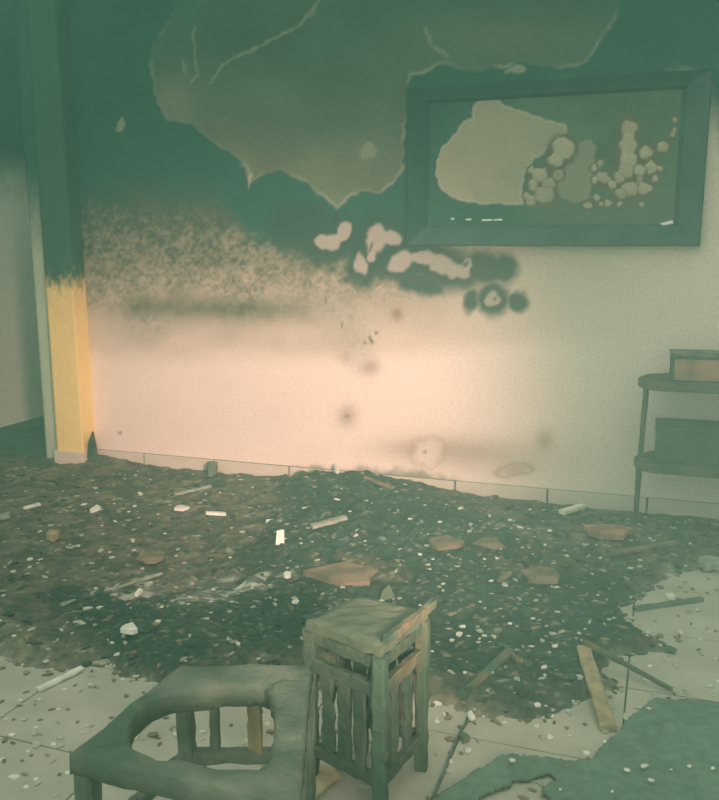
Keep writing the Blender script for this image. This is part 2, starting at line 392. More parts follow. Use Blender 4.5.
# ---- floor: screed with tiles laid on it
floor = link('floor', box_mesh('floor', (LX, -1.6, -0.12), (2.4, 3.93, -0.006)), M['grout'])
tag(floor, 'dusty tiled floor under the ash', kind='structure')
TP = 0.385
tile = box_mesh('floor_tile', (-TP / 2 + .0025, -TP / 2 + .0025, -0.010), (TP / 2 - .0025, TP / 2 - .0025, 0.0), 0.0012)
x0 = -0.037 - TP * 11; y0 = 1.905 - TP * 5
for i in range(16):
    for j in range(10):
        cx = x0 + (i + .5) * TP; cy = y0 + (j + .5) * TP
        if cy + TP / 2 > 3.935 or cx - TP / 2 < LX: continue
        t = link('floor_tile', tile, M['tile'], floor); t.location = (cx, cy, random.uniform(-.0006, .0004))
tag(link('floor_passage', box_mesh('floor_passage', (LX, 3.93, -0.12), (-2.8, 7.0, -0.004)), M['darkfloor']), 'dark passage floor left of the pillar', kind='structure')

# ---- skirting tiles along the back wall
bb = link('baseboard_back', box_mesh('bed', (-3.05, WALLY - .006, 0), (2.4, WALLY - .0005, 0.082)), M['grout'])
tag(bb, 'cream tiled skirting along the foot of the back wall', kind='structure')
sk = box_mesh('skirting_tile', (0.005, WALLY - .016, 0.0), (0.445, WALLY - .004, 0.080), 0.002)
for k in range(12):
    t = link('skirting_tile', sk, M['skirting'], bb); t.location = (-3.169 + .45 * k, 0, random.uniform(-.001, .001))
    if k == 0: t.location.x = -3.05; t.scale.x = .33 / .45
    if -3.169 + .45 * (k + 1) > 2.4: break

# ---- pillar and the grey strip beside it
pil = empty('pillar', (-3.17, 3.9, 0))
tag(pil, 'square yellow pillar blackened by soot at the top', 'pillar')
def sooted_box(name, lo, hi, paint, zs0, zs1, step, mat, parent, warm=None):
    bm = bmesh.new(); vs_, fs_, cols = [], [], []
    x0, y0, z0 = lo; x1, y1, z1 = hi
    per = [(x0, y1), (x0, y0), (x1, y0), (x1, y1)]
    pts = []
    for a in range(3):
        ax, ay = per[a]; bx, by = per[a + 1]; L = math.hypot(bx - ax, by - ay); nn = max(2, int(L / step))
        for k in range(nn): pts.append((ax + (bx - ax) * k / nn, ay + (by - ay) * k / nn))
    pts.append(per[3])
    zz = np.arange(z0, z1 + 1e-6, step); A = np.array(pts)
    U_ = np.arange(len(pts)) * step
    UU, ZZ = np.meshgrid(U_, zz)
    n = fbm(UU * 20, ZZ * 8, 4); n2 = fbm(UU * 70 + 9, ZZ * 40, 3)
    c = np.ones(UU.shape + (3,)) * np.array(paint) * (.94 + .12 * n)[..., None]
    s = sstep(zs0, zs1, ZZ + (n - .5) * .12 + (n2 - .5) * .1)
    c = mixc(c, np.array([0.36, 0.25, 0.13]), sstep(zs0 - .35, zs0 + .1, ZZ) * .35 * n2)
    c = mixc(c, SOOT, s * .97)
    P = np.stack([np.broadcast_to(A[:, 0], UU.shape), np.broadcast_to(A[:, 1], UU.shape), ZZ], -1)
    P = P - np.array(parent.location) if parent else P
    me = grid_mesh(name, P, smooth=False); set_col(me, c.reshape(-1, 3))
    return link(name, me, mat, parent)
sooted_box('shaft', (-3.236, 3.845, 0.085), (-3.055, 3.955, 2.79), (0.97, 0.77, 0.30), 0.98, 1.10, 0.011, M['pillar'], pil)
pl = link('plinth', box_mesh('plinth', (-3.25, 3.832, 0.0), (-3.045, 3.953, 0.085), 0.004), M['skirting'], pil)
pl.location = (3.17, -3.9, 0)
tr = empty('trim_1', (-3.36, 3.92, 0)); tag(tr, 'grey-green strip at the wall end beside the yellow pillar', kind='structure')
sooted_box('jamb', (-3.375, 3.915, 0.0), (-3.236, 4.13, 2.79), (0.50, 0.62, 0.46), 1.12, 1.70, 0.015, M['trim'], tr)

# ================================================================== ASH AND RUBBLE
def ash_fields(px, py, x, y):
    n1 = fbm(x * 5, y * 5, 4); n2 = fbm(x * 18 + 5, y * 18, 4); n3 = fbm(x * 55, y * 55, 2)
    j = (n1 - .5) * 70 + (n2 - .5) * 46
    q = px + j; r = py + (fbm(x * 5 + 40, y * 5, 4) - .5) * 50 + (n3 - .5) * 18
    LEFT = [(-400, 690), (-20, 668), (60, 684), (112, 668), (150, 680), (200, 694), (330, 702), (420, 708), (440, 720), (520, 725), (590, 712), (640, 690), (760, 712), (1000, 900), (1000, 1400), (-600, 1400)]
    RIGHT = [(628, 606), (655, 592), (690, 575), (760, 560), (1000, 560), (1000, 760), (740, 705), (650, 692), (604, 672), (640, 664), (695, 652), (672, 634), (640, 622)]
    q = px + j * .5; r = py + (r - py) * .6
    bare = np.maximum(sstep(-26, 14, sdist(q, r, LEFT)), sstep(-22, 12, sdist(q, r, RIGHT)))
    q = px + j; DARK = [(210, 600), (262, 545), (284, 500), (320, 474), (400, 476), (440, 505), (520, 545), (590, 560), (650, 600), (620, 650), (585, 690), (560, 730), (500, 716), (440, 690), (380, 640), (250, 660), (180, 690), (60, 640), (70, 590), (130, 600)]
    dark = sstep(-14, 14, sdist(q, r, DARK))
    pale = np.maximum(sstep(1.1, .5, ell(q, r, 225, 598, 70, 20, -6)), .8 * sstep(1.1, .5, ell(q, r, 130, 592, 40, 13, -15)))
    heap = np.exp(-(ell(px, py, 370, 488, 95, 26)) ** 2 * 1.2)
    return n1, n2, n3, bare, dark, pale, heap
def ash_height(x, y, px=None, py=None, full=False):
    x = np.asarray(x, float); y = np.asarray(y, float)
    if px is None: px, py = to_px(x, y, np.zeros(x.shape))
    n1, n2, n3, bare, dark, pale, heap = ash_fields(px, py, x, y)
    wall = sstep(3.1, 3.9, y)
    h = (0.014 + 0.022 * n1 + 0.020 * (n2 - .35) + 0.009 * (n3 - .5)) * (1 + .5 * dark) - 0.014 * sstep(3.6, 3.9, y)
    hx = np.exp(-((x + 1.42) / .46) ** 2) * np.exp(-((y - 3.78) / .34) ** 2)
    hx2 = np.exp(-((x + 1.2) / .7) ** 2) * np.exp(-((y - 3.2) / .5) ** 2)
    h = h + 0.062 * hx * (.5 + n1) + 0.03 * hx2 * n2 * 1.4
    h = h + 0.03 * np.exp(-((x + 3.0) / .07) ** 2) * np.exp(-((y - 3.9) / .05) ** 2) + .03 * np.exp(-((x + 2.9) / .22) ** 2) * np.exp(-((y - 3.9) / .08) ** 2)
    h = h - bare * 0.075
    h = h - sstep(-.02, -.2, x - -3.42 + 0 * y) * 0
    if full: return h, (n1, n2, n3, bare, dark, pale, heap)
    return h
ax = np.arange(-4.33, 1.9, 0.0115); ay = np.concatenate([np.arange(0.9, 2.4, 0.008), np.arange(2.4, 3.936, 0.0115)])
XA, YA = np.meshgrid(ax, ay)
pxa, pya = to_px(XA, YA, np.zeros(XA.shape))
HA, (n1, n2, n3, bare, dark, pale, heap) = ash_height(XA, YA, pxa, pya, True)
ac = np.ones(XA.shape + (3,)) * np.array([0.205, 0.200, 0.135])
ac = mixc(ac, (0.26, 0.245, 0.155), sstep(.45, .75, n2) * .8)
ac = mixc(ac, (0.07, 0.115, 0.072), sstep(.55, .3, n2) * .7)
ac = mixc(ac, (0.050, 0.105, 0.070), dark * .9)
ac = mixc(ac, (0.075, 0.13, 0.085), dark * sstep(.5, .75, n2) * .7)
stk = fbm(XA * 16 + YA * 10, YA * 60 - XA * 20, 3)
ac = mixc(ac, (0.30, 0.35, 0.27), pale * .5)
ac = mixc(ac, (0.85, 0.90, 0.74), pale * sstep(.5, .66, stk * .7 + n3 * .3))
brn = np.maximum(sstep(1.2, .4, ell(pxa, pya, 450, 500, 60, 20, 8)), np.maximum(sstep(1.2, .5, ell(pxa, pya, 365, 582, 60, 12, 8)), sstep(1.2, .5, ell(pxa, pya, 545, 575, 70, 18, 8)))) * .7
ac = mixc(ac, (0.24, 0.20, 0.125), brn * sstep(.35, .6, n2))
ac = mixc(ac, (0.50, 0.52, 0.41), sstep(.77, .80, vnoise(XA * 70, YA * 70)) * sstep(.5, .6, n2) * .6)
ac = mixc(ac, (0.36, 0.37, 0.275), sstep(.05, .5, bare) * .75 * (1 - .75 * dark))
bigp = fbm(XA * 2.2 + 3, YA * 2.6, 3)
ac = ac * (0.40 + 0.46 * bigp)[..., None]
keep = (np.maximum(np.maximum(HA[:-1, :-1], HA[1:, :-1]), np.maximum(HA[:-1, 1:], HA[1:, 1:])) > -0.004)
me = grid_mesh('ash_layer', np.stack([XA, YA, HA], -1), True, keep); set_col(me, ac.reshape(-1, 3))
bmx = bmesh.new(); bmx.from_mesh(me)
bmesh.ops.delete(bmx, geom=[v for v in bmx.verts if not v.link_faces], context='VERTS'); bmx.to_mesh(me); bmx.free()
tag(link('ash_layer', me, M['ash']), 'uneven layer of dark ash and rubble over the floor', 'ash', kind='stuff')
def hgt(x, y):
    return max(0.0, float(ash_height(np.array([x]), np.array([y]))[0]))

# ---- crumbs nobody could count
rs = np.random.RandomState(3)
V, Fc, CC = [], [], []
def crumb(x, y, z, s, c, flat):
    b = len(V); a0 = rs.rand() * 6.28; k = 5; asp = 1 + .9 * rs.rand() ** 2; th = rs.rand() * 3.14; ca, sa = cos(th), sin(th)
    for zz, sc in ((-.3, .8), (.5 * flat + .1, 1.0), (flat, .55)):
        for i in range(k):
            a = a0 + i * 6.283 / k; rr = s * sc * (.65 + .6 * rs.rand())
            uu, ww = rr * cos(a) * asp, rr * sin(a) / asp
            V.append((x + uu * ca - ww * sa, y + uu * sa + ww * ca, z + s * zz)); CC.append(c)
    for l in range(2):
        for i in range(k):
            j = (i + 1) % k; Fc.append((b + l * k + i, b + l * k + j, b + (l + 1) * k + j, b + (l + 1) * k + i))
    Fc.append(tuple(b + 2 * k + i for i in range(k)))
N = 4600
pts = []
while len(pts) < N:
    px_ = rs.rand() * 760 - 20; py_ = 472 + (rs.rand() ** 1.2) * 330
    p = at_z(px_, py_, 0.0)
    if p.y > 3.92 or p.y < 0.95 or p.x < -4.2 or (p.x < -3.4 and p.y > 3.85): continue
    pts.append((p.x, p.y, px_, py_))
A = np.array(pts); hh, (a1, a2, a3, ab, ad, ap, ah) = ash_height(A[:, 0], A[:, 1], A[:, 2], A[:, 3], True)
for i, (x, y, qx, qy) in enumerate(pts):
    u = rs.rand()
    if ab[i] > .5 and u < .8: continue
    s = 0.0035 + 0.008 * rs.rand() ** 3 + .0012 * y
    u = rs.rand()
    if ab[i] > .4: u *= .3
    if u > .5 and rs.rand() < .55: continue
    if u < .15 + .25 * ap[i]: c = np.array([.55, .60, .47]) * (.6 + .6 * rs.rand())
    elif u < .35: c = np.array([.24, .22, .14]) * (.7 + .6 * rs.rand())
    else: c = np.array([.065, .105, .068]) * (.6 + .8 * rs.rand()); s *= 1.5 if ab[i] < .5 else .8
    crumb(x, y, max(0.002, hh[i]), s, c, .15 + .3 * rs.rand())
me = pydata('debris_crumbs', V, Fc); set_col(me, np.array(CC))
tag(link('debris_crumbs', me, M['crumb']), 'countless fine crumbs of plaster and charcoal strewn over the floor', 'debris', kind='stuff')

# ================================================================== FRAMED PANEL ON THE WALL
fr = empty('framed_panel', (-0.51, WALLY, 1.59)); FROT = 0.008
tag(fr, 'large charred wide-framed panel on the wall with a blistered face', 'framed panel')
FX0, FX1, FZ0, FZ1 = -1.165, 0.14, 1.222, 1.938
def loc_parent(o, root):
    o.matrix_parent_inverse = Matrix.Translation(-Vector(root.location)); return o
FD = 0.055
def frame_bar(name, quad, parent, mat='frame'):
    """mitred bar: quad of (x, z) with outer edge first, bevelled towards the panel"""
    (ax, az), (bx, bz), (cx, cz), (dx, dz) = quad
    v = [(ax, WALLY, az), (bx, WALLY, bz), (cx, WALLY, cz), (dx, WALLY, dz)]
    e = 0.006
    def mv(p, q, t): return (p[0] + (q[0] - p[0]) * t, p[1] + (q[1] - p[1]) * t)
    o1, o2 = mv((ax, az), (dx, dz), .06), mv((bx, bz), (cx, cz), .06)
    m1, m2 = mv((ax, az), (dx, dz), .80), mv((bx, bz), (cx, cz), .80)
    v += [(ax, WALLY - FD + .008, az), (bx, WALLY - FD + .008, bz), (o2[0], WALLY - FD, o2[1]), (o1[0], WALLY - FD, o1[1]),
          (m2[0], WALLY - FD + .006, m2[1]), (m1[0], WALLY - FD + .006, m1[1]), (cx, WALLY - .026, cz), (dx, WALLY - .026, dz)]
    f = [(0, 1, 5, 4), (4, 5, 6, 7), (7, 6, 8, 9), (9, 8, 10, 11), (11, 10, 2, 3), (0, 3, 2, 1), (0, 4, 7, 9, 11, 3), (1, 2, 10, 8, 6, 5)]
    o = link(name, pydata(name, v, f), M[mat], parent); loc_parent(o, fr); return o
W = 0.108; WT = 0.074
ix0, ix1, iz0, iz1 = FX0 + W, FX1 - W * 1.08, FZ0 + W * .92, FZ1 - WT
frame_bar('frame_bar', [(FX0, FZ0), (FX1, FZ0), (ix1, iz0), (ix0, iz0)], fr)
frame_bar('frame_bar', [(FX1, FZ0), (FX1, FZ1), (ix1, iz1), (ix1, iz0)], fr)
frame_bar('frame_bar', [(FX1, FZ1), (FX0, FZ1), (ix0, iz1), (ix1, iz1)], fr, 'frame_soot')
frame_bar('frame_bar', [(FX0, FZ1), (FX0, FZ0), (ix0, iz0), (ix0, iz1)], fr, 'frame_soot')
gx = np.arange(ix0 - .004, ix1 + .004, 0.0042); gz = np.arange(iz0 - .004, iz1 + .004, 0.0042)
GX, GZ = np.meshgrid(gx, gz); PYL = WALLY - .03
qx, qy = to_px(GX, PYL, GZ)
m1 = fbm(qx / 22, qy / 22, 4); m2 = fbm(qx / 6, qy / 6, 3)
jx = qx + (m2 - .5) * 5; jy = qy + (fbm(qx / 6 + 50, qy / 6, 3) - .5) * 5
pcol = np.ones(GX.shape + (3,)) * np.array([0.085, 0.145, 0.09]) * (.75 + .5 * m1)[..., None]
pcol = mixc(pcol, SOOT * 1.0, sstep(560, 430, qx + (qy - 97) * -0.5 + 25 * m1) * .9)
pcol = mixc(pcol, (0.12, 0.14, 0.08), sstep(150, 215, qy) * sstep(500, 560, qx) * .55)
PEEL = [(437, 160), (440, 150), (455, 133), (463, 121), (471, 119), (472, 108), (479, 101), (487, 100), (493, 97), (500, 102), (506, 106), (535, 115), (552, 120), (565, 124), (568, 131), (553, 140), (548, 150), (535, 160), (527, 167), (524, 180), (522, 195), (524, 206), (505, 205), (480, 205), (455, 200), (441, 190), (436, 178)]
pd = sdist(jx, jy, PEEL); pi_ = sstep(-1, 1, pd)
pcol = mixc(pcol, np.array([0.43, 0.385, 0.26]), pi_ * (.8 + .2 * m1))
pcol = mixc(pcol, (0.46, 0.42, 0.28), pi_ * sstep(.35, .65, m1) * sstep(140, 200, qy) * .6)
pcol = mixc(pcol, (0.30, 0.33, 0.22), pi_ * sstep(500, 560, qx + (140 - qy)) * .5)
pcol = mixc(pcol, (0.50, 0.48, 0.34), np.exp(-((pd - 1.5) / 1.2) ** 2) * .5)
# middle grey strip of bared board
MID = [(560, 172), (572, 160), (578, 142), (590, 140), (597, 146), (594, 160), (592, 180), (590, 197), (575, 203), (560, 196), (552, 184)]
md = sdist(jx, jy, MID); pcol = mixc(pcol, (0.27, 0.28, 0.18), sstep(-1.5, 1.5, md) * .85)
hp = 0.003 * pi_ * -1 + .002 * m2
BL = [(563, 148, 11, 11), (556, 160, 9, 7), (540, 175, 8, 7), (531, 170, 4, 4), (545, 195, 10, 9), (533, 186, 5, 6), (531, 200, 5, 5), (557, 175, 6, 5), (549, 184, 7, 6), (526, 196, 3, 3), (629, 128, 8, 9), (628, 145, 8, 13), (628, 160, 9, 10), (626, 170, 8, 7), (646, 152, 7, 6.5), (651, 166, 7, 6.5), (640, 170, 5, 6), (663, 145, 6, 5), (672, 133, 3, 3), (674, 119, 3, 3), (674, 130, 2.5, 3), (600, 162, 4, 4), (603, 178, 7, 6), (594, 168, 3, 4), (612, 184, 5, 5), (619, 176, 5, 6), (630, 188, 8, 8), (645, 188, 7, 6), (640, 180, 4, 4), (608, 203, 3.5, 3.5), (619, 203, 3, 3), (597, 197, 3.5, 3.5), (655, 178, 4, 4), (588, 205, 4, 3), (620, 193, 5, 5), (601, 203, 2.5, 2.5), (642, 203, 2.5, 2.5), (660, 168, 3, 3), (594, 179, 3, 3)]
for x, y, a, b in BL:
    e = ell(jx, jy, x, y, a, b)
    pcol = mixc(pcol, (0.14, 0.10, 0.055), np.exp(-((e - 1.2) / .3) ** 2) * .85)
for x, y, a, b in BL:
    e = ell(jx, jy, x, y, a, b)
    w = sstep(1.12, .8, e)
    pcol = mixc(pcol, np.array([0.42, 0.38, 0.26]) * (.85 + .3 * random.random()), w)
    hp = np.maximum(hp, 0.010 * np.sqrt(np.clip(1 - e ** 2, 0, 1)) * min(1, a / 7))
me = grid_mesh('face', np.stack([GX, PYL - hp, GZ], -1)); set_col(me, pcol.reshape(-1, 3))
face = link('face', me, M['panel'], fr); loc_parent(face, fr); face['label'] = 'blistered and peeled face of the panel'
# bright slivers still left on the lower inner edge
def sliver(name, pxs, parent, Y, mat):
    p = [at_y(a, b, Y) for a, b in pxs]
    n = len(p); v = [tuple(q) for q in p] + [(q.x, q.y + .004, q.z) for q in p]
    f = [tuple(range(n)), tuple(range(2 * n - 1, n - 1, -1))] + [(i, n + i, n + (i + 1) % n, (i + 1) % n) for i in range(n)]
    o = link(name, pydata(name, v, f), mat, parent); loc_parent(o, fr); o['label'] = 'bright sliver on the lower inner edge'
sliver('sliver', [(660, 222.5), (673, 219), (674, 222.5), (664, 224.5)], fr, WALLY - .045, M['white'])
for a, b, c in [(451, 454, 219), (466, 471, 219.5), (482, 492, 220), (494, 502, 219.6)]:
    sliver('sliver', [(a, c), (b, c - .6), (b + 1, c + 1.2), (a + .5, c + 1.5)], fr, WALLY - .045, M['pale'])

fr.rotation_euler = (0, FROT, 0)

# ================================================================== SHELF STAND
sh = empty('shelf_stand', (0.33, 3.76, 0))
tag(sh, 'sooty two-tier shelf stand with rounded ends on thin legs by the back wall', 'shelf')
def shelf_mesh(name, z, th, xl, xr, yc, ry):
    out = []
    for k in range(17):
        a = pi / 2 + pi * k / 16; rx = .20 if k < 8 else .10; q = ry * 1.25 if k < 8 else ry * .75
        out.append((xl + rx + rx * cos(a), yc - ry * .25 + q * sin(a)))
    for k in range(17):
        a = -pi / 2 + pi * k / 16; rx = .10 if k < 8 else .20; q = ry * .75 if k < 8 else ry * 1.25
        out.append((xr - rx + rx * cos(a), yc - ry * .25 + q * sin(a)))
    bm = bmesh.new(); vs_ = [bm.verts.new((x, y, z - th)) for x, y in out]; fc = bm.faces.new(vs_)
    r = bmesh.ops.extrude_face_region(bm, geom=[fc]); 
    for v in [g for g in r['geom'] if isinstance(g, bmesh.types.BMVert)]: v.co.z += th
    bm.normal_update(); bmesh.ops.recalc_face_normals(bm, faces=list(bm.faces))
    bmesh.ops.bevel(bm, geom=[e for e in bm.edges if abs(e.verts[0].co.z - e.verts[1].co.z) < 1e-5], offset=.006, segments=2, affect='EDGES')
    for v in bm.verts: v.co.z += .0025 * (random.random() - .5)
    m = bpy.data.meshes.new(name); bm.to_mesh(m); bm.free(); return m
YS = 3.775
for zt in (0.668, 0.318):
    o = link('shelf_board', shelf_mesh('shelf_board', zt, 0.038, -0.082, 0.74, YS, .155), M['shelf'], sh); loc_parent(o, sh)
for x_, y_ in [(-0.058, YS - .035), (0.716, YS - .035)]:
    for z0_, z1_ in ((0.0, 0.280), (0.316, 0.630)):
        o = link('leg', beam_mesh('leg', (x_ + .006 * (z0_ > 0) - .004, y_, z0_), (x_ + .012 * (z0_ > 0), y_, z1_), .021, .021, 7, .0012, 1.15, round_=.6), M['shelf'], sh); loc_parent(o, sh)
    o = link('leg_cap', beam_mesh('leg_cap', (x_, y_, 0.265), (x_, y_, 0.280), .032, .032, 2, .001, 1.0, round_=.7), M['metal'], sh); loc_parent(o, sh)
def carton(name, label, cat, lo, hi, rz, m_body, m_top, m_front):
    cx, cy = (lo[0] + hi[0]) / 2, (lo[1] + hi[1]) / 2
    e = empty(name, (cx, cy, lo[2]), rz); tag(e, label, cat)
    w, d, h = hi[0] - lo[0], hi[1] - lo[1], hi[2] - lo[2]
    link('body', box_mesh('body', (-w / 2, -d / 2, 0), (w / 2, d / 2, h * .97), .003, .0008, 2), m_body, e)
    link('lid', box_mesh('lid', (-w / 2 - .003, -d / 2 - .003, h * .90), (w / 2 + .003, d / 2 + .003, h), .003, .0012, 3), m_top, e)
    if m_front:
        link('front_panel', box_mesh('front_panel', (-w / 2 + .012, -d / 2 - .0035, h * .03), (w / 2 - .004, -d / 2 + .001, h * .80), .001, .0012, 2), m_front, e)
    return e
carton('carton', 'brown carton with a faded reddish front on the top shelf', 'box', (0.045, 3.66, 0.671), (0.248, 3.83, 0.783), radians(2), M['boxdark'], M['boxtop'], M['boxfront'])
carton('carton', 'wide soot-dark box on the lower shelf of the stand', 'box', (0.001, 3.67, 0.321), (0.43, 3.86, 0.474), radians(0), M['boxdark'], M['boxdark'], None)

# ================================================================== BURNT CHAIR
ch = empty('chair', (-0.68, 1.25, 0))
tag(ch, 'charred wooden chair frame with an empty seat opening, nearest the camera', 'chair')
def part(root, name, me, mat, label=None):
    o = link(name, me, mat, root); loc_parent(o, root)
    if label: o['label'] = label
    return o
ZS = 0.385
cFL, cBL, cBR, cFR = at_z(70, 752, ZS), at_z(180, 664, ZS), at_z(312, 662, ZS), at_z(298, 806, ZS)
INNER = [(133, 748), (129, 735), (134, 716), (148, 701), (170, 694), (200, 690), (235, 686), (258, 685), (270, 690), (275, 706), (274, 735), (268, 758), (255, 768), (230, 767), (195, 762), (158, 757)]
def ring_mesh(name, quad, inner, th, N_=72):
    """seat ring: straight outer sides, rounded inner opening"""
    c = sum(inner, Vector()) / len(inner)
    def hit(poly, a):
        d = Vector((cos(a), sin(a))); best = None
        for i in range(len(poly)):
            p, q = poly[i].xy - c.xy, poly[(i + 1) % len(poly)].xy - c.xy
            e = q - p; den = d.x * e.y - d.y * e.x
            if abs(den) < 1e-9: continue
            t = (p.x * e.y - p.y * e.x) / den; u = (p.x * d.y - p.y * d.x) / den
            if t > 0 and -1e-6 <= u <= 1 + 1e-6 and (best is None or t > best): best = t
        return Vector((c.x + d.x * best, c.y + d.y * best, c.z))
    angs = sorted([2 * pi * (k + .37) / N_ for k in range(N_)] + [math.atan2(p.y - c.y, p.x - c.x) % (2 * pi) for p in quad])
    out = [hit(quad, a) for a in angs]; inn = [hit(inner, a) for a in angs]; N_ = len(angs)
    v, f = [], []
    prof = [(0, 0), (.12, .0), (.3, .0), (.5, 0), (.7, 0), (.88, 0), (1, -.15), (1, -1), (.5, -1), (0, -1), (0, -.5)]
    prof[0] = (0, -.12)
    K_ = len(prof)
    for i in range(N_):
        wob = random.uniform(-.0015, .0015)
        for t, z in prof:
            p = out[i].lerp(inn[i], t)
            v.append((p.x + wob + random.uniform(-.0008, .0008), p.y + wob + random.uniform(-.0008, .0008), p.z + z * th + .0022 * sin(i * .7 + t * 5) + random.uniform(-.0012, .0012)))
    for i in range(N_):
        j = (i + 1) % N_
        for k in range(K_):
            l = (k + 1) % K_
            f.append((i * K_ + k, j * K_ + k, j * K_ + l, i * K_ + l))
    me = pydata(name, v, f, True)
    bm = bmesh.new(); bm.from_mesh(me); bmesh.ops.recalc_face_normals(bm, faces=list(bm.faces)); bm.to_mesh(me); bm.free()
    return me
part(ch, 'seat_frame', ring_mesh('seat_frame', [cFL, cFR, cBR, cBL], [at_z(x, y, ZS) for x, y in INNER], 0.042), M['char'])
cc = (cFL + cBL + cBR + cFR) / 4
def inset(p, d=.024):
    q = p + (cc - p).normalized() * d; return Vector((q.x, q.y, 0))
fFL, fBL, fBR, fFR = [inset(p) for p in (cFL, cBL, cBR, cFR)]
for p, w in ((fFL, .036), (fBL, .032), (fBR, .034), (fFR, .036)):
    part(ch, 'leg', beam_mesh('leg', p, p + Vector((0, 0, ZS - .042)), w, w, 12, .0015, 1.08, chip=.15, round_=.35), M['char'])
def rail(a, b, z0, z1, w, h, mat='char', name='stretcher', chip=.2, bow=0):
    return part(ch, name, beam_mesh(name, Vector((a.x, a.y, z0)), Vector((b.x, b.y, z1)), w, h, 12, .0018, 1, bow, chip=chip), M[mat])
rail(fFL, fBL, .20, .20, .022, .030); rail(fBL, fBR, .195, .19, .022, .030); rail(fFR, fBR, .20, .20, .022, .03)
for s, w, mt in ((.24, .020, 'char'), (.58, .030, 'tanwood')):
    p = fBL.lerp(fBR, s)
    part(ch, 'back_slat', beam_mesh('back_slat', (p.x, p.y, .20), (p.x, p.y, ZS - .035), w, .014, 10, .0015, 1, chip=.1), M[mt], 'unburnt tan slat' if mt == 'tanwood' else None)

# ================================================================== BURNT SLATTED STOOL
stl = empty('stool', (-0.60, 1.70, 0))
tag(stl, 'small burnt slatted stool with an ash-grey top behind the chair', 'stool')
ZT = 0.40
tl, tf, trr, tb = at_z(303, 618, ZT), at_z(381, 648, ZT), at_z(429, 608, ZT), at_z(358, 594, ZT)
ctr = (tl + tf + trr + tb) / 4
nn = 9; vv, ff = [], []
for k, zz in enumerate((0, -.026)):
    for a in range(nn + 1):
        for b in range(nn + 1):
            u, w = a / nn, b / nn
            p = tl.lerp(tf, u).lerp(tb.lerp(trr, u), w)
            edge = min(u, 1 - u, w, 1 - w)
            if edge < .01: p = p + (ctr - p) * random.uniform(0, .06)
            vv.append((p.x, p.y, p.z + zz + random.uniform(-.002, .002) - (.006 if edge < .01 and k == 0 else 0)))
K = (nn + 1) ** 2
for a in range(nn):
    for b in range(nn):
        i = a * (nn + 1) + b; q = (i, i + nn + 1, i + nn + 2, i + 1)
        ff.append(q); ff.append(tuple(K + t for t in reversed(q)))
for a in range(nn):
    for (i, j) in ((a * (nn + 1), (a + 1) * (nn + 1)), ((a + 1) * (nn + 1) + nn, a * (nn + 1) + nn), (a + 1, a), (nn * (nn + 1) + a, nn * (nn + 1) + a + 1)):
        ff.append((j, i, K + i, K + j))
part(stl, 'top', pydata('top', vv, ff), M['greytop'], 'ash-grey scorched top')
def ins2(p, d=.016):
    q = p + (ctr - p).normalized() * d; return Vector((q.x, q.y, 0))
gL, gF, gR, gB = [ins2(p) for p in (tl, tf, trr, tb)]
for p, w, mt in ((gL, .030, 'stoolchar'), (gF, .032, 'charbrown'), (gR, .030, 'charbrown'), (gB, .028, 'stoolchar')):
    part(stl, 'leg', beam_mesh('leg', p, p + Vector((0, 0, ZT - .026)), w, w, 14, .0018, 1.1, chip=.25, round_=.35), M[mt])
def srail(a, b, z, w, h, mt, name='rail'):
    part(stl, name, beam_mesh(name, Vector((a.x, a.y, z)), Vector((b.x, b.y, z)), w, h, 10, .0018, 1, chip=.2), M[mt])
srail(gL, gF, ZT - .044, .014, .030, 'stoolchar', 'apron'); srail(gF, gR, ZT - .044, .014, .030, 'stoolchar', 'apron'); srail(gL, gB, ZT - .044, .014, .03, 'stoolchar', 'apron'); srail(gB, gR, ZT - .044, .014, .03, 'stoolchar', 'apron')
srail(gL, gF, .295, .02, .034, 'stoolchar'); srail(gF, gR, .295, .02, .034, 'charbrown'); srail(gB, gR, .295, .02, .03, 'stoolchar'); srail(gL, gB, .295, .02, .03, 'stoolchar')
srail(gL, gF, .085, .02, .03, 'stoolchar'); srail(gF, gR, .085, .02, .03, 'stoolchar'); srail(gB, gR, .085, .02, .028, 'stoolchar')
for a, b, ss in ((gF, gR, ((.3, 'stoolchar'), (.62, 'stoolchar'))), (gL, gF, ((.26, 'stoolchar'), (.5, 'stoolchar'), (.74, 'stoolchar'))), (gB, gR, ((.25, 'stoolchar'), (.5, 'stoolchar'), (.75, 'charbrown'))), (gL, gB, ((.35, 'stoolchar'), (.7, 'stoolchar')))):
    for s, mt in ss:
        p = a.lerp(b, s)
        part(stl, 'slat', beam_mesh('slat', (p.x, p.y, .08), (p.x, p.y, .29), .034, .014, 10, .002, 1, up=(b - a).normalized().cross(Vector((0, 0, 1))), chip=.3), M[mt])
# raised burnt corner strip along the right edge
part(stl, 'edge_strip', beam_mesh('edge_strip', tf + Vector((.004, .02, .008)), trr + Vector((.012, 0, .012)), .018, .022, 10, .0022, .8, chip=.4), M['charbrown'], 'brown burnt strip along the right edge of the top')

